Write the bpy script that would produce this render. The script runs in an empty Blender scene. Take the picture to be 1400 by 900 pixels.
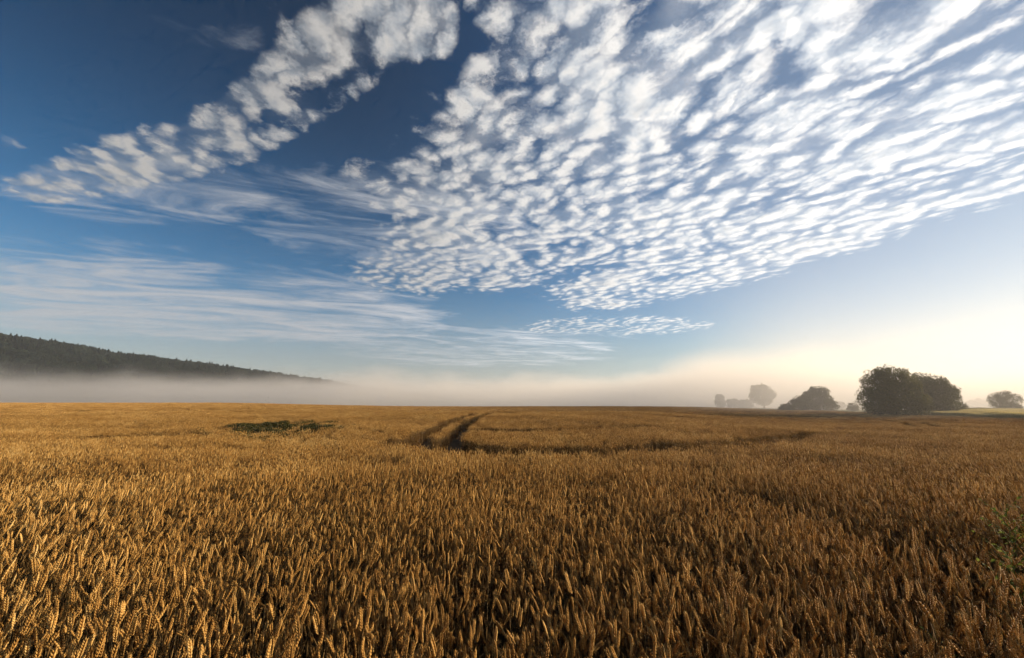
import bpy, math, random
import numpy as np
from mathutils import Vector, Matrix

R = math.radians
rng = np.random.default_rng(7)
random.seed(7)
sc = bpy.context.scene
col = sc.collection

# ------------------------------------------------------------------ camera
F, CX, CY, HZ = 544.0, 700.0, 450.0, 549.0      # focal length / centre / horizon in photo pixels
PITCH = math.atan((HZ - CY) / F)
EYE = 1.93
cam_d = bpy.data.cameras.new('camera')
cam_d.sensor_width = 36.0
cam_d.lens = 36.0 * F / 1400.0
cam_d.clip_start, cam_d.clip_end = 0.05, 20000
cam = bpy.data.objects.new('camera', cam_d)
cam.location = (0, 0, EYE)
cam.rotation_euler = (math.pi / 2 + PITCH, 0, 0)
col.objects.link(cam)
sc.camera = cam

# ------------------------------------------------------------------ light
SUN_AZ, SUN_EL = R(75), R(11)                 # azimuth clockwise from +Y (view direction)
SUN = Vector((math.sin(SUN_AZ) * math.cos(SUN_EL), math.cos(SUN_AZ) * math.cos(SUN_EL), math.sin(SUN_EL)))
sun_d = bpy.data.lights.new('sun', 'SUN')
sun_d.energy, sun_d.angle, sun_d.color = 5.0, R(0.6), (1.0, 0.77, 0.50)
sun = bpy.data.objects.new('sun', sun_d)
sun.rotation_euler = (-SUN).to_track_quat('-Z', 'Y').to_euler()
sun.location = (30, 0, 40)
col.objects.link(sun)

vs = sc.view_settings
vs.view_transform, vs.look, vs.gamma, vs.use_curve_mapping = 'Standard', 'None', 1.0, False
vs.exposure = 1.0
cy = sc.cycles
cy.use_denoising = True
try:
    cy.denoiser = 'OPENIMAGEDENOISE'
    cy.denoising_input_passes = 'RGB_ALBEDO_NORMAL'
except Exception:
    pass
cy.max_bounces, cy.diffuse_bounces, cy.transmission_bounces, cy.volume_bounces = 5, 3, 3, 2
cy.glossy_bounces = 1
cy.volume_max_steps = 256
cy.caustics_reflective = cy.caustics_refractive = False
cy.sample_clamp_indirect = 4.0
cy.use_adaptive_sampling = True
cy.adaptive_threshold, cy.adaptive_min_samples = 0.025, 12

# ------------------------------------------------------------------ node expression helper
class E:
    """a float socket with operators, so that node maths reads like maths"""
    def __init__(s, nt, sock): s.nt, s.s = nt, sock
    def _m(s, op, *a, clamp=False):
        n = s.nt.nodes.new('ShaderNodeMath'); n.operation = op; n.use_clamp = clamp
        for i, v in enumerate((s,) + a):
            if isinstance(v, E): s.nt.links.new(v.s, n.inputs[i])
            else: n.inputs[i].default_value = float(v)
        return E(s.nt, n.outputs[0])
    def __add__(s, o): return s._m('ADD', o)
    __radd__ = __add__
    def __sub__(s, o): return s._m('SUBTRACT', o)
    def __rsub__(s, o): return (s * -1.0) + o
    def __mul__(s, o): return s._m('MULTIPLY', o)
    __rmul__ = __mul__
    def __truediv__(s, o): return s._m('DIVIDE', o)
    def __pow__(s, o): return s._m('POWER', o)
    def max(s, o): return s._m('MAXIMUM', o)
    def min(s, o): return s._m('MINIMUM', o)
    def clamp(s): return s._m('ADD', 0.0, clamp=True)
    def exp(s): return s._m('EXPONENT')
    def step(s, a, b):                           # smoothstep from a to b (b may be below a)
        n = s.nt.nodes.new('ShaderNodeMapRange'); n.interpolation_type = 'SMOOTHSTEP'
        lo, hi = (a, b) if not (isinstance(a, (int, float)) and isinstance(b, (int, float)) and b < a) else (b, a)
        inv = (lo, hi) != (a, b)
        s.nt.links.new(s.s, n.inputs['Value'])
        for k, v in (('From Min', lo), ('From Max', hi)):
            if isinstance(v, E): s.nt.links.new(v.s, n.inputs[k])
            else: n.inputs[k].default_value = float(v)
        n.inputs['To Min'].default_value, n.inputs['To Max'].default_value = (1, 0) if inv else (0, 1)
        return E(s.nt, n.outputs[0])

def comb(nt, x, y, z):
    n = nt.nodes.new('ShaderNodeCombineXYZ')
    for i, v in enumerate((x, y, z)):
        if isinstance(v, E): nt.links.new(v.s, n.inputs[i])
        else: n.inputs[i].default_value = float(v)
    return n.outputs[0]

def sep(nt, v):
    n = nt.nodes.new('ShaderNodeSeparateXYZ'); nt.links.new(v, n.inputs[0])
    return [E(nt, o) for o in n.outputs]

def noise(nt, vec, scale, detail=4, rough=0.5, dist=0.0, dims='3D', out=0):
    n = nt.nodes.new('ShaderNodeTexNoise'); n.noise_dimensions = dims
    nt.links.new(vec, n.inputs['Vector'])
    n.inputs['Scale'].default_value, n.inputs['Detail'].default_value = scale, detail
    n.inputs['Roughness'].default_value, n.inputs['Distortion'].default_value = rough, dist
    return E(nt, n.outputs[0]) if out == 0 else n.outputs[1]

def mixc(nt, f, a, b, mode='MIX'):
    n = nt.nodes.new('ShaderNodeMix'); n.data_type = 'RGBA'; n.blend_type = mode
    if isinstance(f, E): nt.links.new(f.s, n.inputs[0])
    else: n.inputs[0].default_value = f
    for v, k in ((a, 6), (b, 7)):
        if isinstance(v, bpy.types.NodeSocket): nt.links.new(v, n.inputs[k])
        else: n.inputs[k].default_value = (*v, 1)
    return n.outputs[2]

def scalec(nt, c, e):
    n = nt.nodes.new('ShaderNodeVectorMath'); n.operation = 'SCALE'
    if isinstance(c, bpy.types.NodeSocket): nt.links.new(c, n.inputs[0])
    else: n.inputs[0].default_value = c
    nt.links.new(e.s, n.inputs['Scale']) if isinstance(e, E) else setattr(n.inputs['Scale'], 'default_value', e)
    return n.outputs[0]

# ------------------------------------------------------------------ world: sky and cloud sheet
def photo_dir(px, py):
    xc, yc = (px - CX) / F, (CY - py) / F
    c, s = math.cos(PITCH), math.sin(PITCH)
    return Vector((xc, c - yc * s, s + yc * c))

ZOFF = 0.03
def sky_uv(px, py):
    d = photo_dir(px, py).normalized()
    return d.x / (d.z + ZOFF), d.y / (d.z + ZOFF)

def make_world():
    w = bpy.data.worlds.new('World'); sc.world = w; w.use_nodes = True
    nt = w.node_tree; nt.nodes.clear()
    out = nt.nodes.new('ShaderNodeOutputWorld'); bg = nt.nodes.new('ShaderNodeBackground')
    nt.links.new(bg.outputs[0], out.inputs[0])
    sky = nt.nodes.new('ShaderNodeTexSky'); sky.sky_type = 'NISHITA'; sky.sun_disc = False
    sky.sun_elevation, sky.sun_rotation = SUN_EL, SUN_AZ
    sky.altitude, sky.air_density, sky.dust_density, sky.ozone_density = 200, 1.0, 0.45, 1.6
    bg.inputs['Strength'].default_value = SKY_STRENGTH
    tc = nt.nodes.new('ShaderNodeTexCoord')
    x, y, z = sep(nt, tc.outputs['Generated'])
    zz = z.max(0.0) + ZOFF
    u, v = x / zz, y / zz
    # cloud pattern: billows stretched along the drift direction, broken by finer noise
    a = u * 0.6 - v * 0.8
    b = u * 0.8 + v * 0.6
    def field(du, dv):
        uu, vv = u + du, v + dv
        aa, bb = uu * 0.6 - vv * 0.8, uu * 0.8 + vv * 0.6
        wv = noise(nt, comb(nt, aa, bb, 3.0), 2.6, 6, 0.70, out=1)
        wx, wy, _ = sep(nt, wv)
        aa2, bb2 = aa + (wx - 0.5) * 0.34, bb + (wy - 0.5) * 0.34
        big = noise(nt, comb(nt, aa2 * 0.7, bb2 * 1.1, 0.0), 3.2, 3, 0.5)
        vo = nt.nodes.new('ShaderNodeTexVoronoi'); vo.feature = 'F1'; vo.voronoi_dimensions = '2D'
        vo.inputs['Scale'].default_value = 12.5
        nt.links.new(comb(nt, aa2 * 0.72, bb2 * 1.05, 0.0), vo.inputs['Vector'])
        d = E(nt, vo.outputs['Distance'])
        puff = 0.92 - d * 0.85
        fine = noise(nt, comb(nt, aa2 * 0.8, bb2, 5.0), 13.0, 6, 0.74)
        return big * 0.45 + puff * 0.30 + fine * 0.25, big, big * 0.52 + puff * 0.36
    n0, big0, s0 = field(0.0, 0.0)
    n1 = field(0.06 * math.sin(SUN_AZ), 0.06 * math.cos(SUN_AZ))[2]
    lown = noise(nt, comb(nt, u, v, 1.0), 0.55, 3, 0.5)
    edge = (noise(nt, comb(nt, u, v, 9.0), 1.6, 3, 0.55) - 0.5)
    # coverage: where the sheet lies (ellipses in cloud-plane coordinates)
    def ell(px, py, qx, qy, wid, amp):          # a streak from one sky point to another with a half width
        u0, v0 = sky_uv(px, py); u1, v1 = sky_uv(qx, qy)
        cu, cv, L = (u0 + u1) / 2, (v0 + v1) / 2, math.hypot(u1 - u0, v1 - v0) / 2
        tx, ty = (u1 - u0) / (2 * L), (v1 - v0) / (2 * L)
        pu, pv = u - cu, v - cv
        p = (pu * tx + pv * ty) * (1 / (L + wid * 0.3)); q = (pv * tx - pu * ty) * (1 / wid)
        r2 = p * p * p * p + q * q + edge * 1.1
        return r2.step(1.5, 0.35) * amp
    cov = None
    for s in STREAKS:
        e = ell(*s)
        cov = e if cov is None else cov.max(e)
    # the sheet goes on overhead and behind the viewer, broken up by low noise
    behind = v.step(0.75, 0.35) * lown.step(0.42, 0.62) * 0.9
    cov = cov.max(behind)
    dens = (n0 + (cov - 1.0) * 0.33).step(0.385, 0.625) * 0.96
    veil = cov.step(0.84, 1.05) * big0.step(0.36, 0.64) * 0.52
    dens = dens.max(veil)
    # thin fibrous cirrus, low on the left
    cir = noise(nt, comb(nt, (u * 0.93 + v * 0.36) * 0.42, (v * 0.93 - u * 0.36) * 1.1, 2.0), 2.4, 7, 0.68, 1.2)
    cc = None
    for s in CIRRUS:
        e = ell(*s)
        cc = e if cc is None else cc.max(e)
    cird = (cir + (cc - 1.0) * 0.36).step(0.33, 0.72) * 0.9
    # light on the clouds: sun side bright, far side grey; brighter towards the sun
    sd = nt.nodes.new('ShaderNodeVectorMath'); sd.operation = 'DOT_PRODUCT'
    nt.links.new(tc.outputs['Generated'], sd.inputs[0]); sd.inputs[1].default_value = SUN
    toward = E(nt, sd.outputs['Value'])
    relief = ((s0 - n1) * 4.2 + 0.5).clamp()
    thick = (n0 + (cov - 1.0) * 0.33).step(0.54, 0.80)
    glow = toward.step(-0.25, 1.0)
    lum = (relief * 0.40 + 0.66 - thick * 0.20) * (glow * CLOUD_SUN + CLOUD_BASE)
    ccol = scalec(nt, mixc(nt, relief, (0.80, 0.89, 1.0), (1.0, 0.97, 0.93)), lum)
    cirl = scalec(nt, (0.92, 0.95, 1.0), (glow * CLOUD_SUN + CLOUD_BASE) * 1.08)
    # the sky itself, a little deeper overhead
    hs = nt.nodes.new('ShaderNodeHueSaturation'); nt.links.new(sky.outputs[0], hs.inputs['Color'])
    nt.links.new((SKY_SAT - (toward.step(0.2, 0.95) * 0.72).max(z.step(0.30, 0.0) * 0.82)).s, hs.inputs['Saturation'])
    hs.inputs['Value'].default_value = SKY_VAL
    gm = nt.nodes.new('ShaderNodeGamma'); nt.links.new(hs.outputs[0], gm.inputs[0]); gm.inputs[1].default_value = SKY_GAMMA
    tint = mixc(nt, toward.step(0.1, 0.9), mixc(nt, z.step(0.05, 0.45), (0.96, 0.96, 1.06), (0.80, 1.0, 1.05)), (0.86, 1.0, 1.16))
    gmc = mixc(nt, 1.0, gm.outputs[0], tint, 'MULTIPLY')
    fade = z.step(0.005, 0.09)
    bw = nt.nodes.new('ShaderNodeRGBToBW'); nt.links.new(gm.outputs[0], bw.inputs[0])
    base = scalec(nt, gmc, ((E(nt, bw.outputs[0]) * 0.11 + 1.0) ** -1.0) * (1.0 - z.step(0.12, 0.72) * toward.step(0.75, -0.1) * 0.62))   # roll-off towards the sun
    c1 = mixc(nt, (cird * fade).clamp(), base, cirl)
    c2 = mixc(nt, (dens * fade).clamp(), c1, ccol)
    nt.links.new(c2, bg.inputs['Color'])
    w.cycles.sampling_method = 'MANUAL'; w.cycles.sample_map_resolution = 512

SKY_STRENGTH, SKY_SAT, SKY_VAL, SKY_GAMMA = 0.08, 1.26, 0.74, 1.24
CLOUD_SUN, CLOUD_BASE = 4.7, 3.1
STREAKS = [  # px, py -> px, py, half width, amount
    (540, 395, 1500, 40, 0.72, 1.03),
    (600, 310, 1400, -60, 0.55, 1.05),
    (790, 418, 1480, 180, 0.66, 1.06),
    (930, 70, 1300, -120, 0.36, 0.98),
    (490, 265, 700, 225, 0.26, 0.92),
    (600, -30, 300, 205, 0.14, 0.965),
    (350, 180, 30, 268, 0.15, 0.98),
    (640, 155, 860, -40, 0.13, 0.97),
    (470, 45, 610, 20, 0.12, 1.05),
    (660, -20, 800, 70, 0.12, 0.92),
    (720, 447, 970, 447, 0.55, 0.82),
    (1330, 245, 1480, 225, 0.16, 0.92),
    (-40, 180, 10, 180, 0.12, 0.80),
    (540, 358, 575, 356, 0.10, 0.85),
]
CIRRUS = [
    (-80, 425, 560, 435, 1.7, 1.16),
    (-60, 345, 90, 350, 0.5, 0.92),
    (380, 310, 700, 320, 0.7, 0.72),
    (130, 360, 240, 385, 0.35, 0.85),
    (30, 275, 360, 262, 0.30, 0.86),
    (190, 0, 330, 20, 0.16, 0.56),
    (520, 488, 800, 478, 2.2, 0.85),
]
make_world()

# ------------------------------------------------------------------ helpers: objects, tags, materials
def tag(o, label=None, cat=None, group=None, kind=None):
    for k, v in (('label', label), ('category', cat), ('group', group), ('kind', kind)):
        if v: o[k] = v
    return o

def mesh_obj(name, verts, faces, mat=None, parent=None, smooth=False, tint=None, link=True):
    me = bpy.data.meshes.new(name)
    me.from_pydata([tuple(map(float, v)) for v in verts] if not isinstance(verts, np.ndarray) else verts.tolist(), [], faces)
    if smooth: me.polygons.foreach_set('use_smooth', [True] * len(me.polygons))
    if tint is not None:
        at = me.attributes.new('tint', 'FLOAT', 'POINT'); at.data.foreach_set('value', np.asarray(tint, np.float32))
    if mat: me.materials.append(mat)
    me.update()
    o = bpy.data.objects.new(name, me)
    if parent: o.parent = parent
    if link: col.objects.link(o)
    return o

def empty(name, loc=(0, 0, 0)):
    o = bpy.data.objects.new(name, None); o.location = loc; o.empty_display_size = 0.2
    col.objects.link(o); return o

def new_mat(name):
    m = bpy.data.materials.new(name); m.use_nodes = True
    nt = m.node_tree; nt.nodes.clear()
    return m, nt, nt.nodes.new('ShaderNodeOutputMaterial')

def ramp(nt, fac, stops):
    n = nt.nodes.new('ShaderNodeValToRGB'); cr = n.color_ramp
    while len(cr.elements) < len(stops): cr.elements.new(0.5)
    for e, (p, c) in zip(cr.elements, stops): e.position = p; e.color = (*c, 1)
    nt.links.new(fac.s if isinstance(fac, E) else fac, n.inputs[0])
    return n.outputs[0]

def attr(nt, name):
    n = nt.nodes.new('ShaderNodeAttribute'); n.attribute_name = name
    return E(nt, n.outputs['Fac'])

def obj_random(nt):
    n = nt.nodes.new('ShaderNodeObjectInfo'); return E(nt, n.outputs['Random'])

def leaf_mat(name, stops, trans=0.3, rough=0.6, trans_gain=1.2, fine=None, patchy=0.0):
    """thin plant tissue: diffuse + translucent, colour from the per-piece tint and per-plant random"""
    m, nt, out = new_mat(name)
    f = (attr(nt, 'tint') * 0.65 + obj_random(nt) * 0.35)
    if patchy:                                     # ripeness drifts over the field
        oi = nt.nodes.new('ShaderNodeObjectInfo')
        f = f + (noise(nt, oi.outputs['Location'], 0.16, 3, 0.6) - 0.5) * patchy
    if fine:
        tc = nt.nodes.new('ShaderNodeTexCoord')
        f = f + (noise(nt, tc.outputs['Object'], fine, 2) - 0.5) * 0.5
    c = ramp(nt, f, stops)
    p = nt.nodes.new('ShaderNodeBsdfPrincipled'); nt.links.new(c, p.inputs['Base Color'])
    p.inputs['Roughness'].default_value = rough; p.inputs['Specular IOR Level'].default_value = 0.12
    t = nt.nodes.new('ShaderNodeBsdfTranslucent'); nt.links.new(scalec(nt, c, trans_gain), t.inputs['Color'])
    mx = nt.nodes.new('ShaderNodeMixShader'); mx.inputs[0].default_value = trans
    nt.links.new(p.outputs[0], mx.inputs[1]); nt.links.new(t.outputs[0], mx.inputs[2])
    nt.links.new(mx.outputs[0], out.inputs[0])
    return m

M = {}
M['ear'] = leaf_mat('ripe_ear', [(0.0, (0.17, 0.095, 0.036)), (0.25, (0.31, 0.170, 0.050)), (0.5, (0.48, 0.280, 0.080)), (0.8, (0.71, 0.485, 0.180)), (1.0, (0.76, 0.58, 0.28))], 0.24, 0.62, fine=160, patchy=0.8)
M['straw'] = leaf_mat('straw', [(0.0, (0.085, 0.045, 0.016)), (0.5, (0.19, 0.115, 0.042)), (1.0, (0.40, 0.28, 0.12))], 0.2, 0.65)  # low end kept dark: shade in the crop gaps put into the colour
M['weed'] = leaf_mat('weed_leaf', [(0.0, (0.075, 0.105, 0.018)), (0.6, (0.15, 0.19, 0.036)), (1.0, (0.26, 0.29, 0.075))], 0.40, 0.7)
M['darkweed'] = leaf_mat('dark_weed_leaf', [(0.0, (0.030, 0.036, 0.012)), (0.6, (0.070, 0.066, 0.022)), (1.0, (0.14, 0.125, 0.042))], 0.25, 0.5)
M['drygrass'] = leaf_mat('dry_grass_blade', [(0.0, (0.36, 0.29, 0.12)), (0.5, (0.52, 0.43, 0.19)), (1.0, (0.64, 0.56, 0.29))], 0.5, 0.6)
M['grass'] = leaf_mat('verge_grass_blade', [(0.0, (0.08, 0.10, 0.03)), (0.5, (0.17, 0.18, 0.06)), (1.0, (0.30, 0.28, 0.11))], 0.3, 0.5)
M['foliage'] = leaf_mat('tree_leaf', [(0.0, (0.032, 0.042, 0.013)), (0.55, (0.066, 0.070, 0.020)), (1.0, (0.13, 0.122, 0.035))], 0.42, 0.6)
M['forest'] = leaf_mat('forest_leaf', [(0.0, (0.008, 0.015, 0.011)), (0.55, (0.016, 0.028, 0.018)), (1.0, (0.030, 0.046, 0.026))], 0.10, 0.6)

def bark():
    m, nt, out = new_mat('bark')
    tc = nt.nodes.new('ShaderNodeTexCoord'); x, y, z = sep(nt, tc.outputs['Object'])
    f = noise(nt, comb(nt, x * 6.0, y * 6.0, z * 1.2), 2.0, 5)
    p = nt.nodes.new('ShaderNodeBsdfPrincipled'); p.inputs['Roughness'].default_value = 0.9
    nt.links.new(ramp(nt, f, [(0.3, (0.035, 0.026, 0.018)), (0.7, (0.11, 0.085, 0.06))]), p.inputs['Base Color'])
    nt.links.new(p.outputs[0], out.inputs[0]); return m
M['bark'] = bark()

def plain(name, stops, scale, rough=0.85, detail=6):
    m, nt, out = new_mat(name)
    tc = nt.nodes.new('ShaderNodeTexCoord')
    f = noise(nt, tc.outputs['Object'], scale, detail, 0.6)
    p = nt.nodes.new('ShaderNodeBsdfPrincipled'); p.inputs['Roughness'].default_value = rough
    nt.links.new(ramp(nt, f, stops), p.inputs['Base Color'])
    nt.links.new(p.outputs[0], out.inputs[0]); return m
M['plaster'] = plain('weathered_plaster', [(0.3, (0.30, 0.27, 0.23)), (0.7, (0.42, 0.39, 0.34))], 1.5)
M['tile'] = plain('roof_tile', [(0.3, (0.10, 0.055, 0.04)), (0.7, (0.17, 0.09, 0.065))], 3.0)
M['wood'] = plain('old_wood', [(0.3, (0.06, 0.045, 0.03)), (0.7, (0.13, 0.10, 0.07))], 4.0)
M['pane'] = plain('window_pane', [(0.3, (0.02, 0.025, 0.03)), (0.7, (0.03, 0.035, 0.04))], 4.0, 0.1)

# ------------------------------------------------------------------ terrain
# drop of the ear canopy below the eye, by depth, for the left / middle / right of the view
PD = np.array([-60, 0, 1, 5, 14, 20, 26, 40, 55, 70, 95, 120, 150, 220, 300, 450, 700, 3000.0])
PL = np.array([1.08, 1.08, 1.09, 1.18, 1.45, 1.55, 1.50, 1.35, 1.15, 1.0, 0.78, 0.62, 0.52, 1.5, 3.0, 5.0, 6.0, 8])
PC = np.array([1.08, 1.08, 1.09, 1.18, 1.50, 1.55, 1.46, 1.28, 1.45, 1.80, 2.30, 2.45, 2.4, 2.4, 3.2, 5.0, 6.0, 8])
PR = np.array([1.08, 1.08, 1.09, 1.18, 1.50, 1.75, 1.95, 2.35, 2.80, 3.05, 2.25, 2.45, 2.8, 3.3, 3.5, 5.0, 6.0, 8])
CROP_H = 0.85
def sstep(a, b, x):
    t = np.clip((x - a) / (b - a), 0, 1); return t * t * (3 - 2 * t)
def interp(p, y):                                 # linear profile, smoothed by averaging neighbours
    s = 0.12 * np.abs(y) + 0.3
    return (np.interp(y - s, PD, p) + np.interp(y, PD, p) * 2 + np.interp(y + s, PD, p)) / 4
def drop(x, y):
    x, y = np.asarray(x, float), np.asarray(y, float)
    q = x / np.maximum(y, 6.0)
    l, c, r = interp(PL, y), interp(PC, y), interp(PR, y)
    wl, wr = sstep(-0.15, -0.75, q), sstep(0.25, 0.8, q)
    bump = 0.05 * np.sin(x * 0.23 + 1.3) * np.sin(y * 0.31 + 0.4) + 0.035 * np.sin(x * 0.61 + y * 0.43)
    bump = bump * sstep(6, 14, y) * (1 - sstep(80, 140, y))
    return c + (l - c) * wl + (r - c) * wr + bump
def ground_z(x, y): return EYE - CROP_H - drop(x, y)

def hit(px, py, lift=CROP_H):
    """where the line of sight of a photo pixel first meets the crop (or the ground with lift 0)"""
    d = photo_dir(px, py)
    t = np.concatenate([np.linspace(0.5, 30, 1500), np.linspace(30, 400, 4000)])
    z = EYE + d.z / d.y * t; x = d.x / d.y * t
    k = np.argmax(z < ground_z(x, t) + lift)
    if z[k] >= ground_z(x[k], t[k]) + lift: k = len(t) - 1
    return float(x[k]), float(t[k])

def make_ground():
    rs = np.concatenate([np.linspace(0, 12, 25)[1:], np.geomspace(12.6, 2500, 110)])
    na = 220
    verts, faces = [(0, 0, float(ground_z(0, 0)))], []
    an = np.linspace(0, 2 * np.pi, na, endpoint=False)
    for r in rs:
        x, y = r * np.sin(an), r * np.cos(an)
        verts += list(zip(x, y, ground_z(x, y)))
    for i in range(na): faces.append((0, 1 + (i + 1) % na, 1 + i))
    for k in range(len(rs) - 1):
        o = 1 + k * na
        for i in range(na):
            j = (i + 1) % na
            faces.append((o + i, o + j, o + na + j, o + na + i))
    m, nt, out = new_mat('soil_and_straw')
    tc = nt.nodes.new('ShaderNodeTexCoord')
    f = noise(nt, tc.outputs['Object'], 9.0, 8, 0.65)
    g = noise(nt, tc.outputs['Object'], 0.06, 4, 0.6)
    c = ramp(nt, f, [(0.3, (0.035, 0.022, 0.011)), (0.6, (0.085, 0.055, 0.026)), (0.8, (0.16, 0.11, 0.05))])
    x, y, z = sep(nt, tc.outputs['Object'])
    far = ramp(nt, g, [(0.3, (0.10, 0.105, 0.04)), (0.55, (0.19, 0.155, 0.06)), (0.8, (0.27, 0.20, 0.085))])
    rad = (x * x + y * y) ** 0.5
    c = mixc(nt, rad.step(60.0, 120.0), c, far)
    p = nt.nodes.new('ShaderNodeBsdfPrincipled'); p.inputs['Roughness'].default_value = 1.0
    p.inputs['Specular IOR Level'].default_value = 0.1
    nt.links.new(c, p.inputs['Base Color']); nt.links.new(p.outputs[0], out.inputs[0])
    g = mesh_obj('ground', verts, faces, m, smooth=True)
    tag(g, kind='structure')
make_ground()

# ------------------------------------------------------------------ hill with its forest
RIDGE = [(-700, 462), (-350, 444), (-120, 447), (0, 458), (60, 466), (150, 482), (230, 492), (300, 501), (380, 512), (440, 521), (500, 532), (600, 541), (700, 546)]
def ridge_pt(px):
    py = np.interp(px, [p[0] for p in RIDGE], [p[1] for p in RIDGE])
    d = photo_dir(px, py); depth = 640 + max(px, -300) * 0.45
    return d.x / d.y * depth, depth, EYE + d.z / d.y * depth
def hill_z(x, y, cache={}):
    if not cache:
        pts = np.array([ridge_pt(px) for px in np.linspace(-700, 700, 141)])
        cache['p'] = pts
    p = cache['p']
    x, y = np.atleast_1d(x).astype(float), np.atleast_1d(y).astype(float)
    xx = np.interp(x, p[:, 0], p[:, 2]); yr = np.interp(x, p[:, 0], p[:, 1])
    d = (y - yr)
    run = np.where(d < 0, 330, 420) * (0.45 + 0.55 * np.clip(xx / 110, 0, 1.2))
    s = np.cos(np.clip(d / run, -1, 1) * np.pi / 2) ** 1.5
    base = -8.0
    bump = 2.5 * np.sin(x * 0.021) * np.sin(y * 0.027 + 1) + 1.5 * np.sin(x * 0.05 + y * 0.04)
    return base + (xx - 8.0 - base) * s + bump * np.clip(s * 3, 0, 1) * (1 - s * 0.7)
def make_hill():
    xs = np.linspace(-1900, 120, 130); ys = np.linspace(200, 1350, 80)
    X, Y = np.meshgrid(xs, ys); Z = hill_z(X.ravel(), Y.ravel())
    V = np.stack([X.ravel(), Y.ravel(), Z], 1)
    n = len(xs)
    fc = [(j * n + i, j * n + i + 1, (j + 1) * n + i + 1, (j + 1) * n + i) for j in range(len(ys) - 1) for i in range(n - 1)]
    tag(mesh_obj('hill', V, fc, plain('hillside', [(0.3, (0.03, 0.04, 0.015)), (0.7, (0.07, 0.075, 0.03))], 0.05), smooth=True), kind='structure')
make_hill()

# ------------------------------------------------------------------ leaf-cloud and trunk builders
def leaf_cloud(lobes, n, size, rs, shell=0.55, flat=0.8):
    """n little bent leaf sprays spread through the outer part of ellipsoid lobes [(c, r)]"""
    vol = np.array([np.prod(r) ** (2 / 3) for c, r in lobes]); vol /= vol.sum()
    pick = rs.choice(len(lobes), n, p=vol)
    C = np.array([l[0] for l in lobes])[pick]; Rr = np.array([l[1] for l in lobes])[pick]
    d = rs.normal(size=(n, 3)); d /= np.linalg.norm(d, axis=1)[:, None]
    k = shell + (1.06 - shell) * rs.random(n) ** 0.6
    # clumps: modulate the radius with a few random bumps per lobe
    ph = np.sin(d[:, 0] * 5.3 + pick * 1.7) * np.sin(d[:, 1] * 4.7 + pick * 2.3) * np.sin(d[:, 2] * 6.1 + pick)
    k *= 1 + 0.16 * ph + rs.normal(size=n) * 0.03
    P = C + d * Rr * k[:, None]
    ax = rs.normal(size=(n, 3)); ax[:, 2] *= flat; ax /= np.linalg.norm(ax, axis=1)[:, None]
    bx = np.cross(ax, d + rs.normal(size=(n, 3)) * 0.7); bx /= np.linalg.norm(bx, axis=1)[:, None] + 1e-9
    nx = np.cross(ax, bx)
    s = size * (0.55 + 0.9 * rs.random(n))[:, None]
    w = s * (0.35 + 0.3 * rs.random(n))[:, None]
    # a bent rhomb: base, left, tip, right with lifted sides
    V = np.stack([P - ax * s * 0.5, P + bx * w * 0.5 + nx * s * 0.12, P + ax * s * 0.5, P - bx * w * 0.5 + nx * s * 0.12], 1).reshape(-1, 3)
    fc = [(4 * i, 4 * i + 1, 4 * i + 2, 4 * i + 3) for i in range(n)]
    tint = np.repeat(np.clip(rs.normal(0.5, 0.22, n), 0, 1), 4)
    return V, fc, tint

def tubes(paths, sides=7):
    """tapered tubes: [[(point, radius), ...], ...]"""
    V, Fc = [], []
    for path in paths:
        o = len(V)
        for i, (p, r) in enumerate(path):
            p = Vector(p)
            t = (Vector(path[min(i + 1, len(path) - 1)][0]) - Vector(path[max(i - 1, 0)][0])).normalized()
            u = t.orthogonal().normalized(); w = t.cross(u)
            for s in range(sides):
                a = 2 * math.pi * s / sides
                V.append(p + (u * math.cos(a) + w * math.sin(a)) * r)
        for i in range(len(path) - 1):
            for s in range(sides):
                s2 = (s + 1) % sides
                Fc.append((o + i * sides + s, o + i * sides + s2, o + (i + 1) * sides + s2, o + (i + 1) * sides + s))
        Fc.append(tuple(o + (len(path) - 1) * sides + s for s in range(sides)))
    return V, Fc

def place(px, depth):
    d = photo_dir(px, HZ); x = d.x / d.y * depth
    return x, depth, float(ground_z(x, depth))

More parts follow.
